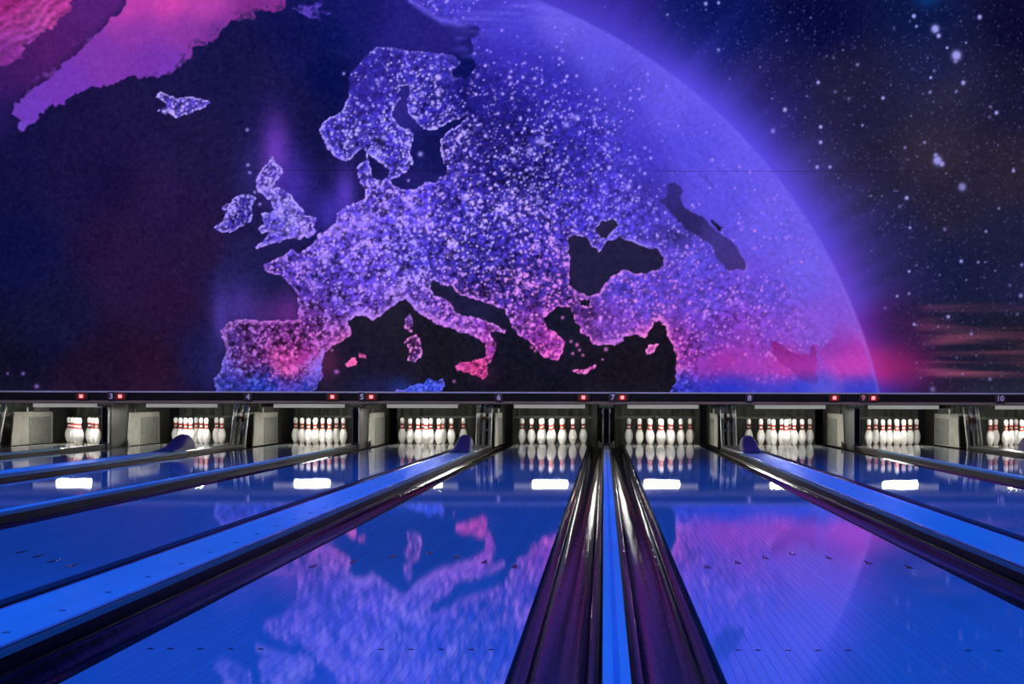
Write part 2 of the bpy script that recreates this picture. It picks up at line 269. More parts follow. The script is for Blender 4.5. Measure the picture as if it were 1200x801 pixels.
    g = mix(g, field([(925, 410, (132, 34, 128)), (950, 420, (140, 36, 140)), (945, 432, (130, 40, 140)), (950, 448, (70, 44, 150))]), M(gulf, .6)*.9)
    g = mix(g, field([(985, 385, (140, 70, 190)), (980, 402, (142, 52, 166)), (1000, 418, (172, 48, 164)), (1005, 430, (222, 64, 180)), (1005, 440, (170, 64, 180)), (1005, 450, (64, 64, 196)), (1010, 458, (30, 56, 190))]), M(oman, .5)*.85)
    # bright shore line along Black Sea and Turkey
    # arctic streaks and islands
    arc = np.exp(-0.5*((Y-np.interp(X, [470, 478, 497, 515, 540, 565], [-14, 0, 13, 24, 29, 30]))/3.0)**2)*ss(468, 478, X)*(1-ss(535, 560, X))
    g = mix(g, col(92, 80, 206), arc*.85)
    stk = np.clip(noise(18, 2.0, seed=42), -1, 1.6)
    icy = ss(505, 560, X)*(1-ss(20, 60, Y+.12*(X-560)*0))*(dist < 0)
    g = mix(g, col(108, 96, 222), np.clip(stk*.22*icy+.12*icy, 0, .5))
    g = mix(g, field([(360, 15, (88, 62, 180)), (375, 8, (80, 58, 175))]), np.clip(M(svalbard, .8)*(.65+.25*noise(1.5, seed=43)), 0, 1))
    for (px_, py_, rx, ry, a) in [(538, 45, 5, 1.6, .5), (540, 58, 8, 2.5, .45), (549, 66, 7, 2, .4)]:
        g = mix(g, col(84, 74, 200), a*gauss(px_, py_, rx, ry))
    # Greenland and Baffin, pink ice
    gl = field([(200, 0, (214, 70, 172)), (240, 10, (186, 66, 168)), (150, 10, (196, 66, 172)), (300, 10, (130, 44, 136)), (160, 40, (146, 58, 168)), (220, 40, (140, 56, 160)), (120, 70, (130, 56, 172)), (170, 70, (120, 52, 168)), (80, 105, (122, 58, 184)), (30, 140, (116, 62, 190)), (200, 80, (120, 56, 176)), (250, 40, (110, 46, 140))])
    gm = poly(greenland, .9); gm = blur(gm, .6)
    g = mix(g, gl, gm*.97)
    fj = np.clip(noise(1.8, seed=44)*1.3-.25, 0, 1.2)*np.clip(blur(gm, 9)*(1-blur(gm, 7))*4, 0, 1)*ss(160, 200, X)*gm
    g = mix(g, col(62, 34, 96), np.clip(fj*.8, 0, .85))
    w2 = blur(poly([(26, 141), (19, 152), (26, 155), (36, 146)], .8), 1.0)
    g = mix(g, col(120, 80, 205), w2*.5)
    davis = field([(110, 20, (92, 34, 122)), (60, 60, (88, 30, 108)), (90, 50, (84, 30, 108)), (30, 90, (74, 28, 100)), (15, 110, (56, 26, 96)), (0, 100, (64, 28, 100)), (5, 130, (32, 24, 86)), (-100, 110, (34, 22, 70))])
    dm = (1-gm)*ss(-20, 30, (155-X)-1.05*(Y-20))*(Y < 170)*(X < 160)
    g = mix(g, davis, blur(dm*1.0, 5)*(1-gm)*.95)
    ice = blur(np.clip(noise(3.0, 1.8, seed=45)+.1, 0, 1)*poly([(22, 118), (40, 92), (72, 70), (80, 58), (106, 42), (112, 40), (98, 60), (76, 76), (54, 96), (30, 114)], 1.2), .8)
    g = mix(g, col(122, 66, 170), ice*.6)
    bf = field([(10, 5, (158, 38, 120)), (60, 5, (170, 52, 138)), (20, 30, (178, 60, 150)), (50, 20, (190, 74, 160)), (10, 60, (132, 48, 146)), (30, 45, (148, 62, 160)), (-80, 20, (150, 40, 120))])
    bst = noise(1.8, 1.2, seed=46)*.5
    u = (X*.75+Y*1.0)
    bst = bst+np.sin(u*.42+noise(9, seed=47)*2.2)*.8
    bm = blur(poly(baffin, 1.3), .7)
    g = mix(g, np.clip(bf*(1+.13*bst[..., None]), 0, 255), bm*.96)
    # scattered islet lights
    for (px_, py_, r_) in [(289, 153, 1.4), (290, 194, 1.4), (292, 203, 1.2), (298, 226, 1.2), (302, 210, 1.2), (304, 240, 1.3), (402, 87, 1.3), (478, 212, 1.2), (492, 181, 2.0), (389, 411, 1), (394, 436, 1.6), (659, 372, 1.3), (676, 404, 1.6), (679, 410, 1.2), (671, 414, 1.2), (683, 416, 1.2), (710, 409, 1.6), (706, 421, 1), (669, 400, 1.2), (623, 407, 1.3), (627, 411, 1.2), (532, 447, 1.3), (587, 36, 1.2), (27, 439, 1.4), (9, 439, 1.0), (43, 454, 1.8), (614, 74, 1.3), (626, 92, 1.5), (617, 103, 1.3), (559, 88, 1.5)]:
        g = mix(g, dotc, .85*gauss(px_, py_, r_, r_))
    # dots on dark waterless islands: Crete, Cyprus
    # magenta band, and below it blue lamp light painted into the print
    lowr = ss(792, 830, X)*np.clip(land+M(oman, .5), 0, 1)
    g = mix(g, field([(820, 428, (168, 54, 172)), (900, 428, (186, 60, 178)), (1000, 430, (214, 68, 188))]), .5*lowr*np.exp(-.5*((Y-428)/9.0)**2))
    g = mix(g, field([(820, 455, (34, 52, 190)), (930, 455, (44, 60, 200)), (965, 450, (92, 92, 210)), (1005, 455, (44, 60, 196))]), .74*lowr*ss(433, 456, Y))
    lowl = (X < 400)*land
    g = mix(g, col(36, 56, 170), .28*lowl*ss(436, 456, Y))
    # rim: bright airglow line just inside the edge
    rim = np.exp(np.clip(dist, -400, 0)/30.0)*(dist < 0)*ss(560, 700, X+0*Y)
    rc = field([(640, 10, (104, 92, 220)), (850, 140, (108, 94, 226)), (950, 270, (112, 94, 226)), (1000, 360, (126, 92, 222)), (1020, 420, (190, 80, 200)), (1030, 455, (70, 80, 210))])
    lowfade = 1-.55*ss(380, 410, Y)
    g = mix(g, rc, np.clip(.62*rim*lowfade, 0, 1))
    g = mix(g, col(150, 116, 232), .35*np.exp(-0.5*((dist+2)/1.6)**2)*ss(250, 420, Y))
    g = mix(g, np.clip(g*1.12+8, 0, 255), np.clip(np.sin((X*.9-Y*.55)*.35+noise(14, seed=48)*2)*.4, 0, 1)*ss(700, 820, X)*ss(-160, -60, dist)*.25)
    g += (noise(1.2, seed=49)*2.0)[..., None]*col(1, 1, 1.3)
    inside = 1/(1+np.exp(np.clip(dist/.7, -30, 30)))
    img = mix(space, g, inside)
    # ---- stars
    out = np.clip((dist-14)/60, 0, 1)
    sd = out*(.5+.6*ss(-1, 1, noise(40, seed=51)))*(1-.6*ss(352, 400, Y)*ss(1080, 1120, X))
    stars = splat(2800, sd, .55, .1, .55)*.8 + splat(170, sd, .8, .3, 1.0)*.75 + splat(34, sd, 1.35, .5, 1.0)*.85
    sc = col(170, 165, 240)
    for (px_, py_, r_, a) in [(1095, 33, 4.6, .95), (1099, 41, 2.6, .95), (1120, 64, 5.6, .95), (1119, 70, 3, .7), (1070, 18, 2.3, .95), (1073, 30, 1.6, .8), (1147, 19, 2.6, .95), (1109, 55, 1.5, 1), (1128, 96, 2.4, .95), (1090, 90, 1.6, .9), (1167, 131, 2.2, .95), (1131, 49, 1.4, .7), (1034, 114, 2.0, .9), (919, 128, 2.4, .95), (958, 96, 2.0, .9), (905, 153, 2.6, .75), (961, 148, 2.0, .95), (961, 166, 2.0, .95), (957, 195, 2.0, .95), (972, 195, 1.8, .9), (1098, 187, 5.0, .9), (1096, 181, 2.6, .8), (1103, 191, 3.2, .85), (1127, 218, 4.4, .7), (1187, 199, 2.0, .9), (1062, 231, 2.2, .9), (826, 4, 2.2, .8), (841, 3, 1.8, .8), (781, 17, 1.6, .6), (1060, 172, 1.6, .6), (1010, 146, 1.5, .7), (1066, 266, 1.5, .9), (1126, 305, 2.0, .9), (1146, 306, 1.6, .7), (1065, 317, 1.5, .9), (1051, 346, 1.5, .9), (1065, 343, 1.5, .7), (1196, 345, 2.4, .7), (1111, 370, 2.0, .9), (1071, 379, 1.6, .9), (1037, 360, 1.6, .5), (1093, 455, 3, .5), (1155, 270, 1.7, .7), (1170, 243, 1.4, .7)]:
        stars = np.maximum(stars, np.minimum(a, a*1.6*gauss(px_, py_, r_*.62, r_*.66)))
    img = mix(img, sc, np.clip(stars, 0, 1)*out**.25*(dist > 6))
    img = mix(img, col(10, 70, 140), .6*gauss(1086, -2, 10, 7))
    # weave of the printed cloth
    img = img*(1+.007*np.sin(X*1.9))[..., None]
    return np.clip(img, 0, 255)/255.0

# ------------------------------------------------------------------ helpers
class MB:
    """collects shapes and links them as one mesh object"""
    def __init__(s): s.v = []; s.f = []; s.sm = []
    def add(s, vs, fs, smooth=False):
        n = len(s.v); s.v += [tuple(p) for p in vs]
        for f in fs: s.f.append([i+n for i in f]); s.sm.append(smooth)
        return s
    def box(s, x0, x1, y0, y1, z0, z1, b=0.0):
        if b <= 0:
            vs = [(x0, y0, z0), (x1, y0, z0), (x1, y1, z0), (x0, y1, z0), (x0, y0, z1), (x1, y0, z1), (x1, y1, z1), (x0, y1, z1)]
            return s.add(vs, [(0, 3, 2, 1), (4, 5, 6, 7), (0, 1, 5, 4), (1, 2, 6, 5), (2, 3, 7, 6), (3, 0, 4, 7)])
        pr = [(x0, z0), (x1, z0), (x1, z1-b), (x1-b, z1), (x0+b, z1), (x0, z1-b)]
        return s.ext(pr, y0, y1)
    def ext(s, pr, y0, y1, smooth=False):
        """closed (x, z) profile, counter-clockwise, drawn along y"""
        n = len(pr)
        vs = [(x, y0, z) for x, z in pr]+[(x, y1, z) for x, z in pr]
        fs = [(i, (i+1) % n, n+(i+1) % n, n+i) for i in range(n)]
        s.add(vs, fs, smooth)
        s.add(vs[:n], [list(range(n))]); s.add(vs[n:], [list(reversed(range(n)))])      # end caps with corners of their own
        return s
    def extx(s, pr, x0, x1):
        """closed (y, z) profile drawn along x"""
        n = len(pr)
        vs = [(x0, y, z) for y, z in pr]+[(x1, y, z) for y, z in pr]
        fs = [(i, n+i, n+(i+1) % n, (i+1) % n) for i in range(n)]
        s.add(vs, fs+[list(reversed(range(n))), [n+i for i in range(n)]])
        return s
    def lathe(s, pr, c=(0, 0, 0), seg=20, smooth=True):
        vs = []; fs = []
        for r, z in pr:
            for k in range(seg):
                a = 2*math.pi*k/seg; vs.append((c[0]+r*math.cos(a), c[1]+r*math.sin(a), c[2]+z))
        for i in range(len(pr)-1):
            for k in range(seg):
                k2 = (k+1) % seg; fs.append((i*seg+k, i*seg+k2, (i+1)*seg+k2, (i+1)*seg+k))
        return s.add(vs, fs, smooth)
    def tube(s, pts, r, seg=10):
        """round bar through points, capped"""
        rings = []
        pts = [Vector(p) for p in pts]
        for i, p in enumerate(pts):
            d = (pts[min(i+1, len(pts)-1)]-pts[max(i-1, 0)]).normalized()
            up = Vector((0, 0, 1)) if abs(d.z) < .9 else Vector((0, 1, 0))
            a = d.cross(up).normalized(); b = a.cross(d).normalized()
            rings.append([p+a*(r*math.cos(2*math.pi*k/seg))+b*(r*math.sin(2*math.pi*k/seg)) for k in range(seg)])
        vs = [q for rg in rings for q in rg]; fs = []
        for i in range(len(rings)-1):
            for k in range(seg):
                k2 = (k+1) % seg; fs.append((i*seg+k, (i+1)*seg+k, (i+1)*seg+k2, i*seg+k2))
        s.add(vs, fs, True)
        s.add(rings[0], [list(range(seg))]); s.add(rings[-1], [list(reversed(range(seg)))])
        return s
    def mesh(s, name, m):
        me = bpy.data.meshes.new(name); me.from_pydata(s.v, [], s.f)
        me.polygons.foreach_set('use_smooth', s.sm)
        bm = bmesh.new(); bm.from_mesh(me); bmesh.ops.recalc_face_normals(bm, faces=bm.faces); bm.to_mesh(me); bm.free()
        if m: me.materials.append(m)
        return me
    def build(s, name, m, parent=None, loc=None):
        return link(name, s.mesh(name, m), parent, loc)

def link(name, me, parent=None, loc=None):
    o = bpy.data.objects.new(name, me); C.objects.link(o)
    if parent: o.parent = parent
    if loc: o.location = loc
    return o
def tag(o, label, cat, group=None, kind=None):
    o['label'] = label; o['category'] = cat
    if group: o['group'] = group
    if kind: o['kind'] = kind
    return o
def structure(o): o['kind'] = 'structure'; return o
def thing(name, loc, label, cat, group=None):
    o = bpy.data.objects.new(name, None); C.objects.link(o); o.location = loc; o.empty_display_size = .1
    return tag(o, label, cat, group)

def mat(name, col, rough=.5, spec=.5, metal=0, emit=None, es=0, coat=0, coat_rough=.05, ior=1.5):
    m = bpy.data.materials.new(name); m.use_nodes = True
    b = m.node_tree.nodes['Principled BSDF']
    b.inputs['Base Color'].default_value = (*col, 1); b.inputs['Roughness'].default_value = rough
    b.inputs['Specular IOR Level'].default_value = spec; b.inputs['Metallic'].default_value = metal
    b.inputs['IOR'].default_value = ior
    b.inputs['Coat Weight'].default_value = coat; b.inputs['Coat Roughness'].default_value = coat_rough
    if emit: b.inputs['Emission Color'].default_value = (*emit, 1); b.inputs['Emission Strength'].default_value = es
    return m
def grain(m, scale, lo, hi, stretch=(1, 1, 1), bump=0.0, bscale=None, coord='Object', rough=None):
    """procedural tone variation, optional bump and roughness variation"""
    nt = m.node_tree; b = nt.nodes['Principled BSDF']
    tc = nt.nodes.new('ShaderNodeTexCoord'); mp = nt.nodes.new('ShaderNodeMapping'); mp.inputs['Scale'].default_value = stretch
    nt.links.new(tc.outputs[coord], mp.inputs[0])
    n = nt.nodes.new('ShaderNodeTexNoise'); n.inputs['Scale'].default_value = scale; n.inputs['Detail'].default_value = 4
    nt.links.new(mp.outputs[0], n.inputs['Vector'])
    r = nt.nodes.new('ShaderNodeMapRange'); r.inputs[1].default_value = .3; r.inputs[2].default_value = .7
    r.inputs[3].default_value = lo; r.inputs[4].default_value = hi
    nt.links.new(n.outputs[0], r.inputs[0])
    mx = nt.nodes.new('ShaderNodeMix'); mx.data_type = 'RGBA'; mx.blend_type = 'MULTIPLY'; mx.inputs[0].default_value = 1
    mx.inputs[6].default_value = b.inputs['Base Color'].default_value
    nt.links.new(r.outputs[0], mx.inputs[7]); nt.links.new(mx.outputs[2], b.inputs['Base Color'])
    if bump:
        n2 = nt.nodes.new('ShaderNodeTexNoise'); n2.inputs['Scale'].default_value = bscale or scale; n2.inputs['Detail'].default_value = 3
        nt.links.new(mp.outputs[0], n2.inputs['Vector'])
        bp = nt.nodes.new('ShaderNodeBump'); bp.inputs['Strength'].default_value = bump; bp.inputs['Distance'].default_value = .01
        nt.links.new(n2.outputs[0], bp.inputs['Height']); nt.links.new(bp.outputs[0], b.inputs['Normal'])
    if rough:
        r2 = nt.nodes.new('ShaderNodeMapRange'); r2.inputs[1].default_value = .3; r2.inputs[2].default_value = .7
        r2.inputs[3].default_value = rough[0]; r2.inputs[4].default_value = rough[1]
        nt.links.new(n.outputs[0], r2.inputs[0]); nt.links.new(r2.outputs[0], b.inputs['Roughness'])
    return m

# ------------------------------------------------------------------ materials
M = {}
M['lane'] = grain(mat('lane_surface', (.42, .50, .60), .03, .5), 3.0, .92, 1.06, (3, .12, 1), bump=.004, bscale=7, rough=(.030, .033))
M['board'] = grain(mat('lane_board', (.42, .50, .60), .03, .5), 3.0, .92, 1.06, (3, .12, 1), bump=.004, bscale=7, rough=(.030, .033))
M['deck'] = grain(mat('pin_deck', (.55, .52, .48), .07, .5), 6, .85, 1.1, (3, .5, 1))
M['lane_core'] = grain(mat('lane_core', (.05, .04, .04), .6), 10, .8, 1.2)
M['mark'] = grain(mat('lane_mark', (.010, .008, .012), .25), 20, .8, 1.2)
M['gutter'] = grain(mat('gutter_plastic', (.011, .009, .016), .12, .2), 8, .6, 1.5, (4, 1.6, 1), bump=.12, bscale=8, rough=(.08, .18))
M['cap'] = grain(mat('divider_capping', (.20, .68, .70), .42, .25), 5, .92, 1.06, (3, .2, 1), bump=.03, bscale=14)
M['cap_groove'] = grain(mat('capping_groove', (.10, .40, .60), .5), 5, .9, 1.1)
M['divider_side'] = grain(mat('divider_side', (.012, .012, .02), .3), 8, .7, 1.3, (4, .4, 1), bump=.05)
M['grey_cap'] = grain(mat('grey_capping', (.085, .085, .10), .3, .5, .2), 14, .6, 1.4, (3, .6, 1), bump=.15, bscale=18)
M['hood'] = grain(mat('hood_plastic', (.15, .135, .29), .6, .2), 12, .85, 1.1)
M['screw'] = grain(mat('screw_cap', (.06, .22, .26), .4), 20, .8, 1.2)
M['kick_dark'] = grain(mat('kickback_dark', (.045, .047, .042), .5), 7, .7, 1.25, bump=.05)
M['kick_light'] = grain(mat('kickback_light', (.50, .50, .44), .45), 7, .82, 1.1, bump=.03)
M['kick_inset'] = grain(mat('kickback_inset', (.25, .26, .235), .55), 14, .75, 1.2, bump=.05)
M['black'] = grain(mat('black_metal', (.012, .012, .014), .45), 10, .7, 1.3)
M['post_edge'] = grain(mat('post_edge_strip', (.85, .85, .80), .4, .5, 0), 10, .8, 1.1)
M['steel'] = grain(mat('worn_steel', (.52, .52, .50), .35, .5, .55), 16, .65, 1.2, bump=.06)
M['rail'] = grain(mat('pale_rail', (.86, .87, .80), .45), 10, .75, 1.1)
M['rust'] = grain(mat('rust_bracket', (.25, .11, .05), .6), 16, .6, 1.3)
M['curtain'] = grain(mat('pit_curtain', (.045, .048, .042), .8), 5, .6, 1.4, (1, 1, .4), bump=.3, bscale=6)
M['pin'] = grain(mat('pin_white', (.82, .82, .80), .22, .5), 9, .95, 1.03)
M['red'] = grain(mat('pin_red', (.40, .055, .035), .3), 12, .85, 1.1)
M['ledge'] = grain(mat('ledge_blue_lit', (.15, .145, .31), .6, .1), 3, .85, 1.1)  # blue strip light on the ledge painted in as violet
M['beam'] = grain(mat('mask_beam', (.0045, .0035, .009), .8, .04), 4, .8, 1.2)
M['lip'] = grain(mat('mask_lip', (.11, .08, .11), .6, .2), 4, .8, 1.15)
M['housing'] = grain(mat('lamp_housing', (.008, .005, .009), .6, .1), 12, .8, 1.2)
M['tint'] = grain(mat('red_cover', (.10, .004, .012), .5, .1), 12, .8, 1.2)
M['lens'] = mat('red_lens', (.8, .05, .05), .3, emit=(1.0, .09, .10), es=5)
M['plate'] = grain(mat('number_plate', (.010, .008, .022), .6, .1), 9, .85, 1.15)
M['digit'] = grain(mat('number_digit', (.22, .16, .45), .5), 9, .9, 1.05)
M['digit_lamp_glow'] = grain(mat('number_digit_lamp_glow', (.45, .05, .16), .5), 9, .9, 1.05)  # red glow of the neighbouring lamp painted into the digit
M['light_case'] = grain(mat('light_case', (.42, .41, .37), .5), 9, .85, 1.1)
M['tube'] = mat('fluorescent_tube', (.9, .9, .88), .4, emit=(1.0, .97, .90), es=230)
M['case_front_glow'] = mat('light_front_glow', (.6, .58, .54), .5, emit=(1.0, .97, .93), es=.24)  # faint glow put into the metal case front to make it pale
M['trim'] = grain(mat('glint_bead', (.20, .50, .60), .22, .6), 10, .8, 1.2, (1, .5, 1), bump=.25, bscale=16)  # glossy bead added to catch white glints along the divider edges
M['floor'] = grain(mat('floor_dark', (.02, .02, .024), .6), 3, .8, 1.2)
M['approach'] = grain(mat('approach_wood', (.40, .33, .36), .12), 3, .85, 1.1, (4, .3, 1))
M['wall'] = grain(mat('wall_paint', (.012, .011, .018), .8), 2, .8, 1.2)

# slab lanes farther off: fine board joints drawn as thin relief lines
nt = M['lane'].node_tree
tc = nt.nodes.new('ShaderNodeTexCoord'); sx = nt.nodes.new('ShaderNodeSeparateXYZ'); nt.links.new(tc.outputs['Object'], sx.inputs[0])
m1 = nt.nodes.new('ShaderNodeMath'); m1.operation = 'MULTIPLY'; m1.inputs[1].default_value = 39/1.062; nt.links.new(sx.outputs[0], m1.inputs[0])
m2 = nt.nodes.new('ShaderNodeMath'); m2.operation = 'FRACT'; nt.links.new(m1.outputs[0], m2.inputs[0])
m3 = nt.nodes.new('ShaderNodeMath'); m3.operation = 'LESS_THAN'; m3.inputs[1].default_value = .05; nt.links.new(m2.outputs[0], m3.inputs[0])
mx = nt.nodes.new('ShaderNodeMix'); mx.data_type = 'RGBA'; mx.blend_type = 'MULTIPLY'; mx.inputs[7].default_value = (.6, .6, .6, 1)
b = nt.nodes['Principled BSDF']; src = b.inputs['Base Color'].links[0].from_socket
nt.links.new(m3.outputs[0], mx.inputs[0]); nt.links.new(src, mx.inputs[6]); nt.links.new(mx.outputs[2], b.inputs['Base Color'])
# boards: each one a slightly different tone
nt = M['board'].node_tree
oi = nt.nodes.new('ShaderNodeObjectInfo'); mr = nt.nodes.new('ShaderNodeMapRange'); mr.inputs[3].default_value = .95; mr.inputs[4].default_value = 1.03
nt.links.new(oi.outputs['Random'], mr.inputs[0])
mx = nt.nodes.new('ShaderNodeMix'); mx.data_type = 'RGBA'; mx.blend_type = 'MULTIPLY'; mx.inputs[0].default_value = 1
b = nt.nodes['Principled BSDF']; src = b.inputs['Base Color'].links[0].from_socket
nt.links.new(src, mx.inputs[6]); nt.links.new(mr.outputs[0], mx.inputs[7]); nt.links.new(mx.outputs[2], b.inputs['Base Color'])

def lacquer(m, rough, ior, gloss=1.0):
    """swap the default shader for diffuse under a Beckmann clear coat (tight highlights, no wide glare)"""
    nt = m.node_tree; p = nt.nodes['Principled BSDF']; out = nt.nodes['Material Output']
    d = nt.nodes.new('ShaderNodeBsdfDiffuse'); g = nt.nodes.new('ShaderNodeBsdfAnisotropic'); g.distribution = 'BECKMANN'
    g.inputs['Roughness'].default_value = rough; g.inputs['Color'].default_value = (gloss, gloss, gloss, 1)
    f = nt.nodes.new('ShaderNodeFresnel'); f.inputs['IOR'].default_value = ior
    mx = nt.nodes.new('ShaderNodeMixShader')
    if p.inputs['Base Color'].links: nt.links.new(p.inputs['Base Color'].links[0].from_socket, d.inputs['Color'])
    if p.inputs['Normal'].links:
        ns = p.inputs['Normal'].links[0].from_socket
        nt.links.new(ns, g.inputs['Normal'])
    nt.links.new(f.outputs[0], mx.inputs[0]); nt.links.new(d.outputs[0], mx.inputs[1]); nt.links.new(g.outputs[0], mx.inputs[2])
    nt.links.new(mx.outputs[0], out.inputs['Surface']); nt.nodes.remove(p)
lacquer(M['lane'], .045, 1.5); lacquer(M['board'], .045, 1.5); lacquer(M['deck'], .05, 1.5)
lacquer(M['gutter'], .13, 1.32, .5)
NUM = ['zero', 'one', 'two', 'three', 'four', 'five', 'six', 'seven', 'eight', 'nine', 'ten', 'eleven']
# ------------------------------------------------------------------ layout
X0, PITCH = 0.030, 3.39
LANE_W, LANE_HALF, NARROW_OFF = 1.062, 0.531, 0.798
FOUL, DECK0, DECK1 = 1.63, 19.55, 21.05
CAP_END, MASK_Y, MURAL_Y = 17.1, 18.75, 18.95
ROW0, ROWD, PSP = 19.92, 0.264, 0.3048
narrow = {k: X0+PITCH*k for k in range(-3, 3)}             # k = 0 between lanes 6 and 7
wide = {k: X0+PITCH*(k+.5) for k in range(-3, 2)}          # k = 0 between lanes 7 and 8
lanes = {}
for k, c in narrow.items():
    lanes[6+2*k] = c-NARROW_OFF; lanes[7+2*k] = c+NARROW_OFF
lanes = {n: x for n, x in lanes.items() if 1 <= n <= 11}
XL, XR = -11.6, 8.6

# ------------------------------------------------------------------ the room
structure(MB().box(XL, XR, -3.2, 22.4, -.40, -.12).build('floor', M['floor']))
structure(MB().box(XL, XR, -3.2, FOUL-.004, -.12, 0).build('floor_approach', M['approach']))
structure(MB().box(XL, XR, -3.2, 22.4, 6.95, 7.1).build('ceiling', M['wall']))
structure(MB().box(XL-.15, XL, -3.2, 22.4, -.12, 6.95).build('wall_left', M['wall']))
structure(MB().box(XR, XR+.15, -3.2, 22.4, -.12, 6.95).build('wall_right', M['wall']))
structure(MB().box(XL, XR, -3.35, -3.2, -.12, 6.95).build('wall_rear', M['wall']))
structure(MB().box(XL, XR, MURAL_Y+.03, MURAL_Y+.15, .76, 6.95).build('wall_back', M['wall']))
structure(MB().box(XL, XR, 22.2, 22.4, -.12, .76).build('wall_pit', M['wall']))
structure(MB().box(XL, XR, MURAL_Y+.15, 22.2, .66, .76).build('ceiling_pit', M['wall']))

# ------------------------------------------------------------------ mural (printed sheets on the back wall)
img = paint_mural()
lin = np.where(img <= .04045, img/12.92, ((img+.055)/1.055)**2.4).astype(np.float32)
mm = bpy.data.materials.new('mural_print'); mm.use_nodes = True
b = mm.node_tree.nodes['Principled BSDF']; b.inputs['Roughness'].default_value = .95; b.inputs['Specular IOR Level'].default_value = 0.0
at = mm.node_tree.nodes.new('ShaderNodeAttribute'); at.attribute_name = 'print'
mm.node_tree.links.new(at.outputs['Color'], b.inputs['Base Color'])
SM = F_PX/MURAL_Y
mural = thing('mural', (0, MURAL_Y, .76), 'huge wall mural of the night Earth with glowing city lights and stars', 'mural')
def sheet(name, r0, r1):
    rows = np.arange(r0, r1+1); h, wd = len(rows), lin.shape[1]
    gx = (np.arange(wd)+AX0-708)/SM; gz = CAM_H-(rows+AY0-466)/SM-.76
    GX, GZ = np.meshgrid(gx, gz)
    co = np.stack([GX, np.zeros_like(GX), GZ], -1).reshape(-1, 3).astype(np.float32)
    idx = np.arange(h*wd).reshape(h, wd)
    quads = np.stack([idx[1:, :-1], idx[1:, 1:], idx[:-1, 1:], idx[:-1, :-1]], -1).reshape(-1, 4)
    me = bpy.data.meshes.new(name)
    me.vertices.add(len(co)); me.vertices.foreach_set('co', co.ravel())
    me.loops.add(quads.size); me.loops.foreach_set('vertex_index', quads.ravel().astype(np.int32))
    me.polygons.add(len(quads)); me.polygons.foreach_set('loop_start', np.arange(0, quads.size, 4, dtype=np.int32))
    me.polygons.foreach_set('loop_total', np.full(len(quads), 4, dtype=np.int32))
    me.update(calc_edges=True)
    ca = me.color_attributes.new('print', 'FLOAT_COLOR', 'POINT')
    rgba = np.ones((h*wd, 4), np.float32); rgba[:, :3] = lin[r0:r1+1].reshape(-1, 3)
    ca.data.foreach_set('color', rgba.ravel())
    me.materials.append(mm)
    return link(name, me, mural)
SEAM = 200-AY0
sheet('upper_sheet', 0, SEAM); sheet('lower_sheet', SEAM, lin.shape[0]-1)
low = [o for o in mural.children if o.name.startswith('lower_sheet')][0]
for i in range(lin.shape[1]): low.data.vertices[i].co.z -= .004      # open joint between the two sheets

# ------------------------------------------------------------------ lanes
bed = {}
def side_name(n): return {6: 'just left of the middle divider', 7: 'just right of the middle divider'}.get(n, '')
board_w = LANE_W/39
bw = board_w-.0008
bmesh_board = MB().box(-bw/2, bw/2, FOUL, DECK0, -.030, 0).mesh('board', M['board'])
arrow_me = MB().add([(-.015, -.07, 0), (-.004, -.045, 0), (-.004, -.075, 0), (.004, -.075, 0), (.004, -.045, 0), (.015, -.07, 0), (0, .075, 0),
                     (-.015, -.07, .0006), (-.004, -.045, .0006), (-.004, -.075, .0006), (.004, -.075, .0006), (.004, -.045, .0006), (.015, -.07, .0006), (0, .075, .0006)],
                    [tuple(range(7, 14))]+[(i, (i+1) % 7, 7+(i+1) % 7, 7+i) for i in range(7)]).mesh('arrow_marker', M['mark'])
dot_me = MB().lathe([(.0085, 0), (.0085, .0006), (0.0001, .0006)], seg=14, smooth=False).mesh('dot_marker', M['mark'])
for n in sorted(lanes):
    x = lanes[n]
    if n == 11: lab = 'bowling lane at the far right, beyond lane ten'
    elif n == 1: lab = 'bowling lane at the far left edge'
    elif n == 2: lab = 'glossy blue-lit bowling lane, second from the left edge, left of lane three'
    else: lab = 'glossy blue-lit bowling lane under the number %s on the beam' % NUM[n]
    t = thing('bowling_lane', (x, 0, 0), lab, 'bowling lane', 'bowling lanes side by side')
    if 5 <= n <= 8:
        MB().box(-LANE_HALF, LANE_HALF, FOUL, DECK0, -.12, -.030).build('lane_bed', M['lane_core'], t)
        for i in range(39): link('board', bmesh_board, t, (-LANE_HALF+board_w*(i+.5), 0, 0))
    else:
        MB().box(-LANE_HALF, LANE_HALF, FOUL, DECK0, -.12, 0).build('lane_bed', M['lane'], t)
    MB().box(-LANE_HALF, LANE_HALF, DECK0+.004, DECK1, -.12, 0.0).build('pin_deck', M['deck'], t)
    for bd, yy in ((5, 5.63), (10, 5.78), (15, 5.96), (20, 6.11), (25, 5.96), (30, 5.78), (35, 5.63)):
        link('arrow_marker', arrow_me, t, (-LANE_HALF+board_w*(bd-.5), yy, .0002))
    for bd in (3, 5, 8, 11, 14, 26, 29, 32, 35, 37):
        link('dot_marker', dot_me, t, (-LANE_HALF+board_w*(bd-.5), 3.76, .0002))

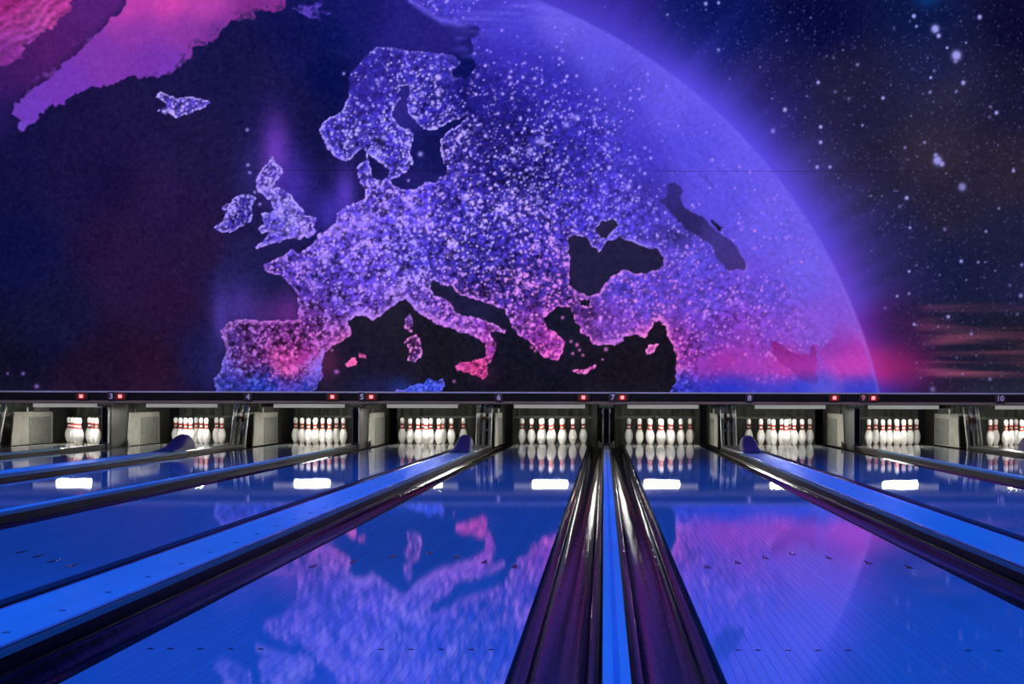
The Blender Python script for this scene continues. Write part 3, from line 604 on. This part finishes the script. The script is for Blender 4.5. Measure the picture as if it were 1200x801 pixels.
# ------------------------------------------------------------------ gutters
GW = .228
def lanew(n): return 'lane '+NUM[n] if 2 <= n <= 10 else {0: 'the left wall', 1: 'the leftmost lane', 11: 'the rightmost lane'}[n]
def gutter_mesh(sgn):
    top = [(.004, -.016), (.030, -.020), (.036, -.026)]
    for i in range(13):
        a = math.pi*i/12
        top.append((.040+.0775*(1-math.cos(a)), -.026-.042*math.sin(a)))
    top += [(.200, -.022), (GW-.004, -.018)]
    pr = top+[(GW-.004, -.112), (.004, -.112)]
    pr = [(sgn*u, z) for u, z in pr]
    return MB().ext(pr, FOUL, DECK1+.1, True).mesh('gutter', M['gutter'])
gm = {1: gutter_mesh(1), -1: gutter_mesh(-1)}
for m_ in gm.values():
    for p in m_.polygons:
        if len(p.vertices) > 4: p.use_smooth = False
for n, x in lanes.items():
    for sgn, word in ((-1, 'left'), (1, 'right')):
        o = link('gutter', gm[sgn], None, (x+sgn*LANE_HALF, 0, 0))
        who = lanew(n)
        tag(o, 'dark glossy ball gutter along the %s edge of %s' % (word, who), 'gutter', 'gutters beside the lanes')

# ------------------------------------------------------------------ dividers
def pair(a, b_): return 'lanes %s and %s' % (NUM[max(a, 0)], NUM[b_])
def cap_profile(hw, z0, z1, r=.010):
    pr = [(-hw, z0), (hw, z0)]
    for i in range(5):
        a = math.pi/2*i/4; pr.append((hw-r+r*math.cos(a), z1-r+r*math.sin(a)))
    for i in range(5):
        a = math.pi/2*i/4; pr.append((-hw+r-r*math.sin(a), z1-r+r*math.cos(a)))
    return pr
T = .050
screw_me = MB().lathe([(.011, 0), (.011, .002), (.008, .003), (0.0001, .003)], seg=12, smooth=False).mesh('screw_cap', M['screw'])
for k, c in narrow.items():
    a, bb = 6+2*k, 7+2*k
    t = thing('lane_divider', (c, FOUL, -.12), 'narrow divider with grooved blue cap between %s' % pair(a, bb) if a > 1 else 'narrow divider with blue cap left of the leftmost lane', 'divider', 'narrow lane dividers')
    L = CAP_END-FOUL
    MB().box(-.031, .031, 0, MASK_Y-.08-FOUL, 0, .145).build('divider_base', M['divider_side'], t)
    for s_ in (-1, 1):
        MB().ext([(s_*.0075+x_*.0255/.033*1.0+s_*.0, z_) for x_, z_ in []] or [(x_+s_*.0195, z_) for x_, z_ in cap_profile(.0135, .145, .12+T, .005)], 0, L).build('cap_strip', M['cap'], t)
    MB().box(-.0062, .0062, 0, L, .145, .12+T-.005).build('cap_groove', M['cap_groove'], t)
    MB().ext(cap_profile(.030, .145, .12+T-.006, .006), L+.005, MASK_Y-.08-FOUL).build('end_capping', M['grey_cap'], t)
for k, c in wide.items():
    a, bb = 7+2*k, 8+2*k
    t = thing('lane_divider', (c, FOUL, -.12), 'wide flat-topped blue divider between %s' % pair(a, bb) if a > 0 else 'wide blue divider left of the leftmost lane', 'divider', 'wide lane dividers')
    L = 16.3-FOUL
    MB().box(-.132, .132, 0, 18.95-FOUL, 0, .140).build('divider_base', M['divider_side'], t)
    MB().ext(cap_profile(.136, .140, .12+T, .012), 0, L).build('cap_board', M['cap'], t)
    MB().ext(cap_profile(.120, .140, .12+T-.012, .008), L+.005, 18.95-FOUL).build('end_capping', M['grey_cap'], t)
    for s_ in (-1, 1):
        MB().tube([(s_*.131, .0+L*i/40, .12+T-.004) for i in range(41)], .0065, 8).build('glint_bead', M['trim'], t)
    if k == -1:
        for i in range(26): link('screw_cap', screw_me, t, (.06, .55+.385*i, .12+T-.0005))
    # ball return hood near the far end of the divider
    hd = thing('ball_return_hood', (c, 15.9, T+.004), 'small purple domed ball return hood on the divider between %s' % pair(a, bb), 'hood', 'ball return hoods')
    pts = []; fs = []
    prof = [(0, .115, .010), (.12, .115, .030), (.30, .112, .060), (.45, .108, .110), (.58, .104, .165), (.70, .100, .185), (.82, .096, .175), (.90, .090, .140)]
    seg = 12
    for (yy, hw, hh) in prof:
        for i in range(seg+1):
            an = math.pi*i/seg
            pts.append((hw*math.copysign(abs(math.cos(an))**.8, math.cos(an)), yy, hh*math.sin(an)**.75))
    for i in range(len(prof)-1):
        for j in range(seg):
            q = i*(seg+1)+j; fs.append((q, q+1, q+seg+2, q+seg+1))
    fs.append(tuple(range(seg+1))); fs.append(tuple((len(prof)-1)*(seg+1)+j for j in range(seg+1)))
    MB().add(pts, fs, True).build('dome', M['hood'], hd)
    MB().box(-.118, .118, -.02, .93, 0, .012).build('base_flange', M['screw'], hd)

# ------------------------------------------------------------------ beam over the pit (masking rail)
t = link('trim_1', None); t.location = (0, MASK_Y, .60); structure(t); t.empty_display_size = .1
MB().box(XL, XR, .01, .19, .036, .143).build('beam_face', M['beam'], t)
MB().box(XL, XR, -.025, .20, .143, .163, .004).build('top_ledge', M['ledge'], t)
MB().box(XL, XR, -.012, .19, 0, .034, .004).build('lower_lip', M['lip'], t)

def digits(txt, m, parent, size):
    cu = bpy.data.curves.new('digit', 'FONT'); cu.body = txt; cu.size = size; cu.extrude = .002; cu.align_x = 'CENTER'; cu.align_y = 'CENTER'; cu.offset = .0025
    to = bpy.data.objects.new('digit_tmp', cu); C.objects.link(to)
    me = bpy.data.meshes.new_from_object(to.evaluated_get(bpy.context.evaluated_depsgraph_get())); bpy.data.objects.remove(to)
    me.materials.append(m); me.name = 'digit'
    o = link('digit', me, parent); o.rotation_euler = (math.radians(90), 0, 0); o.location = (0, -.0165, 0)
    return o
for n in range(2, 12):
    if n == 2 or n == 11: continue
    if n % 2: x = narrow[(n-7)//2]+.085; z = .690
    else: x = wide[(n-8)//2]+.240; z = .684
    t = thing('number_plate', (x, MASK_Y-.026, z), 'small dark number plate reading %s on the beam above the pit' % NUM[n], 'number plate', 'lane number plates')
    hw = .075 if n >= 10 else .055
    pr = [(-hw, -.045), (-hw*.75, -.060), (hw*.75, -.060), (hw, -.045), (hw, .045), (hw*.75, .060), (-hw*.75, .060), (-hw, .045)]
    pl = MB().ext(pr, -.014, .035).build('plate', M['plate'], t)
    digits(str(n), M['digit_lamp_glow'] if n == 9 else M['digit'], pl, .100)
for k, c in narrow.items():
    for s_, off in (('left', -.31), ('right', .215)):
        if c+off < -9: continue
        t = thing('signal_lamp', (c+off, MASK_Y-.030, .690), 'red glowing signal lamp on the beam, %s of the post between %s' % (s_, pair(6+2*k, 7+2*k)), 'lamp', 'red signal lamps on the beam')
        MB().ext([(-.075, -.052), (.075, -.052), (.090, -.02), (.090, .035), (.06, .055), (-.06, .055), (-.090, .035), (-.090, -.02)], -.02, .035).build('housing', M['housing'], t)
        rcv = MB().ext([(-.055, -.042), (.055, -.042), (.062, 0), (.045, .042), (-.045, .042), (-.062, 0)], -.032, -.020).build('red_cover', M['tint'], t)
        MB().ext([(-.021, -.020), (.021, -.020), (.021, .022), (-.021, .022)], -.046, -.032).build('lens', M['lens'], rcv)

# ------------------------------------------------------------------ pits: lights, posts, kickbacks, rails, curtains
for n, x in lanes.items():
    t = thing('pin_light', (x, 19.50, .60), 'pale strip light under the beam above the pins of %s' % lanew(n), 'light', 'strip lights over the pins')
    cs = MB().box(-.50, .50, 0, .30, -.012, 0).build('case', M['light_case'], t)
    MB().box(-.50, .50, 0, .012, -.064, -.0125, .003).build('case_front_glow', M['case_front_glow'], t)
    MB().tube([(-.25, .23, -.052), (.25, .23, -.052)], .012, 12).build('tube', M['tube'], t)
    for s_ in (-1, 1): MB().box(s_*.275-.02, s_*.275+.02, .20, .26, -.066, -.013).build('tube_holder', M['light_case'], cs)
    for s_ in (-1, 1): MB().box(s_*.42-.012, s_*.42+.012, .03, .06, .0005, .059).build('hanger', M['black'], cs)
    # curtain with soft folds
    vs = []; fs = []; nx = 44
    for j, zz in enumerate((-.11, .2, .42, .58)):
        for i in range(nx+1):
            xx = -.66+1.32*i/nx; vs.append((xx, .035*math.sin(i*1.25)*(.9-.5*zz)+(.02 if zz < .3 else 0), zz))
    for j in range(3):
        for i in range(nx):
            q = j*(nx+1)+i; fs.append((q, q+1, q+nx+2, q+nx+1))
    t = thing('pit_curtain', (x, 21.55, 0), 'dark hanging pit curtain behind the pins of %s' % lanew(n), 'curtain', 'pit curtains')
    MB().add(vs, fs, True).add([(a, b_+.02, c_) for a, b_, c_ in vs], [tuple(reversed(f)) for f in fs], True).build('curtain', M['curtain'], t)
    MB().tube([(-.66, .01, .59), (.66, .01, .59)], .018, 10).build('curtain_rod', M['kick_dark'], t)
    MB().box(-.66, .66, -.09, -.06, .36, .40).build('curtain_board', M['kick_dark'], t)

for k, c in narrow.items():
    a, bb = 6+2*k, 7+2*k
    who = 'between %s' % pair(a, bb) if a > 0 else 'left of the leftmost lane'
    t = thing('division_post', (c, MASK_Y-.02, 0), 'black upright post with two bright edges, %s' % who, 'post', 'division posts')
    ps = MB().box(-.036, .036, -.02, .10, -.10, .60).build('post', M['black'], t)
    for s_ in (-1, 1): MB().box(s_*.040-.005, s_*.040+.005, -.028, .02, .055, .58).build('edge_strip', M['post_edge'], ps)
    MB().box(-.046, .046, -.055, -.021, .0, .080, .006).build('foot', M['hood'], t)
    MB().box(-.10, .10, -.028, .02, .55, .60, .004).build('bracket', M['kick_dark'], t)
    t = thing('kickback', (c, 18.86, 0), 'grey kickback wall of the pit %s' % who, 'kickback', 'narrow kickback walls')
    MB().box(-.036, .036, 0, 2.55, -.11, .585).build('panel', M['kick_dark'], t)
    for s_ in (-1, 1):
        x0, x1 = sorted((s_*.037, s_*.052))
        sp = MB().extx([(.56, -.005), (2.0, -.005), (2.0, .46), (.66, .46)], x0, x1).build('side_plate', M['kick_light'], t)
        x0, x1 = sorted((s_*.0525, s_*.058))
        MB().box(x0, x1, 1.14, 1.93, .01, .39).build('inset_panel', M['kick_inset'], sp)
        MB().box(s_*.075-.018, s_*.075+.018, .50, .555, -.016, .060).build('foot_bracket', M['steel'], t)
        MB().tube([(s_*.10, .46, -.014), (s_*.10, .46, .085)], .012, 8).build('bolt', M['steel'], t)
        MB().tube([(s_*.052, .9, .463), (s_*.052, .9, .52)], .012, 8).build('pivot', M['steel'], t)
for k, c in wide.items():
    a, bb = 7+2*k, 8+2*k
    who = 'between %s' % pair(a, bb) if a > 0 else 'left of the leftmost lane'
    for s_, ln in ((-1, a), (1, bb)):
        if ln < 1: continue
        t = thing('kickback', (c+s_*.128, 19.42, 0), 'pale grey kickback plate on the %s side of %s pit' % ('right' if s_ < 0 else 'left', lanew(ln)), 'kickback', 'wide division kickback plates')
        sp = MB().extx([(-.02, -.005), (1.44, -.005), (1.44, .46), (.08, .46)], -.008, .008).build('side_plate', M['kick_light'], t)
        x0, x1 = sorted((s_*.008, s_*.014))
        MB().box(x0, x1, .58, 1.37, .01, .39).build('inset_panel', M['kick_inset'], sp)
        MB().box(-.010, .010, 1.441, 2.05, -.11, .585).build('rear_panel', M['kick_dark'], t)
        MB().tube([(s_*.02, .5, .465), (s_*.02, .5, .53)], .012, 8).build('pivot', M['steel'], t)
    t = thing('ball_lift', (c, 19.125, T-.03), 'cluster of pale leaning ball lift rails in the gap %s' % who, 'ball lift', 'ball lifts between the lanes')
    for i, xx in enumerate((-.085, .0, .085)):
        MB().tube([(xx, -.05, -.02), (xx, .20, .55)], .026 if i != 1 else .018, 10).build('rail', M['rail'], t)
    MB().box(-.10, .10, .045, .075, .20, .235).build('cross_bar', M['steel'], t)
    MB().box(-.05, .05, .10, .16, .32, .40).build('rust_bracket', M['rust'], t)
    MB().box(-.115, .115, -.16, -.02, -.12, .0).build('foot', M['steel'], t)
    MB().box(-.11, .11, 1.68, 1.72, -.10, .52).build('back_plate', M['black'], t)

# ------------------------------------------------------------------ pins
IN = .0254
prof = [(0.0001, 0), (1.015, 0), (1.414, .75), (1.953, 2.25), (2.255, 3.375), (2.383, 4.5), (2.278, 5.875), (1.849, 7.25), (1.241, 8.625), (.98, 9.375), (.898, 10), (.935, 10.875), (1.047, 11.75), (1.205, 12.625), (1.273, 13.5), (1.18, 14.15), (.9, 14.65), (.5, 14.92), (.0001, 15)]
def pr_at(z):
    for (r0, z0), (r1, z1) in zip(prof, prof[1:]):
        if z0 <= z <= z1 and z1 > z0: return r0+(r1-r0)*(z-z0)/(z1-z0)
pin_me = MB().lathe([(r*IN, z*IN) for r, z in prof], seg=20).mesh('bowling_pin', M['pin'])
def stripe(z0, z1):
    zs = [z0+(z1-z0)*i/3 for i in range(4)]
    pr = [(pr_at(zs[0])*IN, zs[0]*IN)]+[(pr_at(z)*IN+.0012, z*IN) for z in zs]+[(pr_at(zs[-1])*IN, zs[-1]*IN)]
    return MB().lathe(pr, seg=20).mesh('neck_stripe', M['red'])
st_me = [stripe(8.5, 9.7), stripe(10.4, 11.7)]
spots = [('head pin', 0, 0), ('left pin of the second row', 1, -.5), ('right pin of the second row', 1, .5),
         ('left pin of the third row', 2, -1), ('middle pin of the third row', 2, 0), ('right pin of the third row', 2, 1),
         ('leftmost pin of the back row', 3, -1.5), ('second pin from the left in the back row', 3, -.5), ('third pin from the left in the back row', 3, .5), ('rightmost pin of the back row', 3, 1.5)]
for n in range(2, 11):
    for word, row, off in spots:
        x, y = lanes[n]+off*PSP, ROW0+ROWD*row
        s_ = F_PX/y; px = 708+x*s_
        if px > 1206: continue
        if n == 2 and px > 122: continue
        o = link('bowling_pin', pin_me, None, (x, y, 0)); o.rotation_euler.z = random.uniform(0, 6.28)
        tag(o, 'white red-striped bowling pin, %s on %s' % (word, lanew(n)), 'bowling pin', 'bowling pins on '+lanew(n))
        for sm_ in st_me: link('neck_stripe', sm_, o)

# ------------------------------------------------------------------ lamps overhead
for xx, wd_ in zip(FLOOD_X, ('leftmost', 'second from the left', 'middle', 'second from the right', 'rightmost')):
    t = thing('added_flood_light', (xx, WASH_Y, WASH_Z), 'added black overhead flood light with a long spill-blocking flap, %s in its row' % wd_, 'light', 'flood lights added to light the mural')
    ln = .70; sl = (WASH_Z-.60)/(MASK_Y-WASH_Y)
    MB().extx([(.03, -.12), (ln, -ln*sl-.012), (ln, -ln*sl), (.03, -.03*sl-.03)], -.85, .85).build('spill_flap', M['black'], t)  # flap added to keep the flood's spill off the lanes
    MB().box(-.14, .14, -.30, -.03, -.12, .14).build('body', M['black'], t)
    MB().box(-.02, .02, -.18, -.14, .141, 6.90-WASH_Z).build('drop_rod', M['black'], t)
for yy, wd_ in ((3.6, 'nearest'), (8.2, 'middle'), (12.6, 'farthest')):
    t = thing('light_bar', (-1.0, yy, 5.62), 'long black overhead bar of blue lane lights, %s of the three' % wd_, 'light', 'overhead blue light bars')
    MB().box(-10.4, 9.4, -.26, .26, .01, .09).build('case', M['black'], t)
    for xx in (-8, 0, 8): MB().tube([(xx, 0, .09), (xx, 0, 1.31)], .015, 8).build('drop_rod', M['black'], t)
